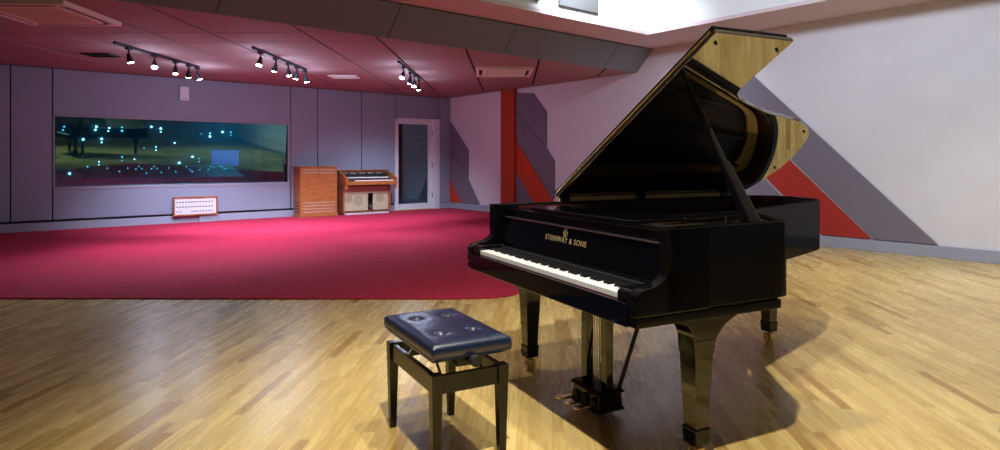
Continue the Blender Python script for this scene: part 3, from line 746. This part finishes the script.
# legs
def leg(u, v, bracket=True):
    b = new()
    taper(b, u, v, .13, .50, .066, .098)
    if bracket:
        # curved corbels running fore and aft of the leg head
        pts = []
        r_ = .10
        top = .612
        pts += [(v-.054-.13, top), (v-.054-.13, top-.018)]
        for k in range(9):
            a = math.radians(90-k*10); pts.append((v-.054-.125+.125*math.cos(a)*1.0, top-.018-.10+.10*math.sin(a)))
        pts += [(v-.050, .44), (v+.050, .44)]
        for k in range(9):
            a = math.radians(k*10+10); pts.append((v+.052+.23-.23*math.cos(a), top-.018-.14+.14*math.sin(a)))
        pts += [(v+.052+.27, top-.018), (v+.052+.27, top)]
        prism(b, pts, lambda p, q: (q, p[0], p[1]), u-.047, u+.047)
    else:
        taper(b, u, v, .49, .655, .12, .15)
    lg = obj('leg', b, 'legblack', pno, .003)
    b = new(); taper(b, u, v, .080, .140, .072, .077); taper(b, u, v, .136, .147, .081, .078); obj('ferrule', b, 'black', lg, .003)
    b = new(); cyl(b, (u, v, .055), (u, v, .082), .014, n=12); box(b, u-.028, u+.028, v-.02, v+.02, .058, .068)
    for s in (-1, 1): box(b, u+s*.026-.003, u+s*.026+.003, v-.018, v+.018, .022, .064)
    obj('caster_fork', b, 'brass', lg, .002)
    b = new(); cyl(b, (u-.019, v, .031), (u+.019, v, .031), .031, n=24); obj('caster_wheel', b, 'brass', lg, .003)
leg(.095, .352); leg(1.360, .400); leg(.33, 2.03, False)
# pedal lyre
b = new()
taper(b, .748, .355, .030, .115, .22, .21, .14, .13); taper(b, .748, .355, .115, .133, .245, .215, .155, .13); taper(b, .748, .355, .030, .045, .235, .235, .155, .155)
ly = obj('pedal_lyre_box', b, 'black', pno, .004)
for u in (.660, .822):
    b = new(); taper(b, u, .36, .131, .606, .046, .052, .04, .04); obj('lyre_column', b, 'legblack', pno, .003)
for u in (.722, .742, .762):
    b = new(); cyl(b, (u, .36, .131), (u, .36, .606), .0035, n=8); obj('pedal_rod', b, 'steel', pno)
for u in (.665, .825):
    b = new(); cyl(b, (u, .42, .10), (u+(.03 if u > .7 else -.03), .60, .61), .010, n=10); obj('lyre_brace', b, 'blackmat', pno)
for u in (.675, .748, .825):
    b = new()
    pts = [(-.010, 0), (-.012, -.06), (-.022, -.085), (-.024, -.108), (-.014, -.124), (0, -.128), (.014, -.124), (.024, -.108), (.022, -.085), (.012, -.06), (.010, 0)]
    prism(b, [(u+x, .30+y) for x, y in pts], lambda p, t_: (p[0], p[1], .062+t_-(p[1]-.17)**2*.8), 0, .010)
    pd = obj('pedal', b, 'brass', pno, .003)
    b = new(); box(b, u-.022, u+.022, .276, .284, .052, .085); obj('pedal_felt', b, 'blackmat', pd)

# ------------------------------------------------------------------ piano bench
BRZ = math.radians(-61.5)
bn = thing('piano_bench', 'adjustable black piano bench with buttoned leather seat in front of the keyboard', 'bench', Wd(-.240, 2.69, 0), BRZ+TURN)
nx, ny = 48, 32; sxb, syb = .282, .168
b = new(); grid = []
btn = [(-.13, -.072), (.13, -.072), (-.13, .072), (.13, .072)]
for i in range(nx+1):
    row = []
    for j in range(ny+1):
        s, t_ = -1+2*i/nx, -1+2*j/ny
        x, y = sxb*s, syb*t_
        e = max(abs(s)**22, abs(t_)**14)
        z = .505-.012*e+.004*(1-s*s)*(1-t_*t_)
        for bx, by in btn:
            dd = math.hypot(x-bx, y-by); z -= .016*math.exp(-(dd/.017)**2)+.004*math.exp(-(dd/.045)**2)
        for (ax_, ay_), (cx_, cy_) in ((btn[0], btn[3]), (btn[1], btn[2])): pass
        row.append(b.verts.new((x, y, z)))
    grid.append(row)
for i in range(nx):
    for j in range(ny): b.faces.new((grid[i][j], grid[i+1][j], grid[i+1][j+1], grid[i][j+1]))
loop = [grid[i][0] for i in range(nx)]+[grid[nx][j] for j in range(ny)]+[grid[i][ny] for i in range(nx, 0, -1)]+[grid[0][j] for j in range(ny, 0, -1)]
prev = loop
for dz, sc in ((-.008, 1.012), (-.025, 1.016), (-.044, 1.010), (-.052, .99)):
    cur = []
    for v in loop: cur.append(b.verts.new((v.co.x*sc, v.co.y*(1+(sc-1)*1.5), v.co.z+dz)))
    m_ = len(loop)
    for i in range(m_): b.faces.new((prev[i], prev[(i+1) % m_], cur[(i+1) % m_], cur[i]))
    prev = cur
b.faces.new(prev)
st = obj('seat_cushion', b, 'leather', bn, smooth=True)
for bx, by in btn:
    b = new(); lathe(b, [(.004, -.003), (.009, 0), (.008, .003), (.003, .0048)], (bx, by, .4905), 14); obj('button', b, 'leather', st, smooth=True)
b = new()
for s in (-1, 1):
    tube(b, [(s*sxb*1.01, y*.01, .449) for y in range(-16, 17, 4)], .003, 6)
    tube(b, [(x*.01, s*syb*1.015, .449) for x in range(-27, 28, 6)], .003, 6)
obj('piping', b, 'leather', st)
b = new(); box(b, -.265, .265, -.162, .162, .432, .447); obj('seat_board', b, 'bwood', bn, .003)
lx, lyb = .250, .143
for s in (-1, 1):
    b = new(); box(b, -lx, lx, *sorted((s*(lyb+.012), s*(lyb-.010))), .308, .380); obj('long_rail', b, 'bwood', bn, .002)
    b = new(); box(b, *sorted((s*(lx+.012), s*(lx-.010))), -lyb, lyb, .308, .380); obj('short_rail', b, 'bwood', bn, .002)
    for q in (-1, 1):
        b = new(); taper(b, s*lx, q*lyb, 0, .385, .028, .046); obj('leg', b, 'bwood', bn, .002)
# lift mechanism
for y in (-.09, .09):
    for s in (-1, 1):
        b = new(); cyl(b, (s*.21, y, .325), (s*.08, y, .44), .006, n=8); obj('lift_arm', b, 'steel', bn)
b = new(); cyl(b, (-.22, 0, .40), (.30, 0, .430), .007, n=10); obj('screw_shaft', b, 'steel', bn)
b = new(); cyl(b, (.266, 0, .430), (.288, 0, .430), .016, n=16); cyl(b, (.288, 0, .430), (.316, 0, .430), .022, n=24)
kn = obj('height_knob', b, 'rubber', bn, .003)
b = new(); prism(b, [(-.055, .40), (.055, .40), (.055, .44), (-.055, .44)], lambda p, q: (q, p[0], p[1]), .20, .255); obj('bearing_block', b, 'bwood', bn, .003)
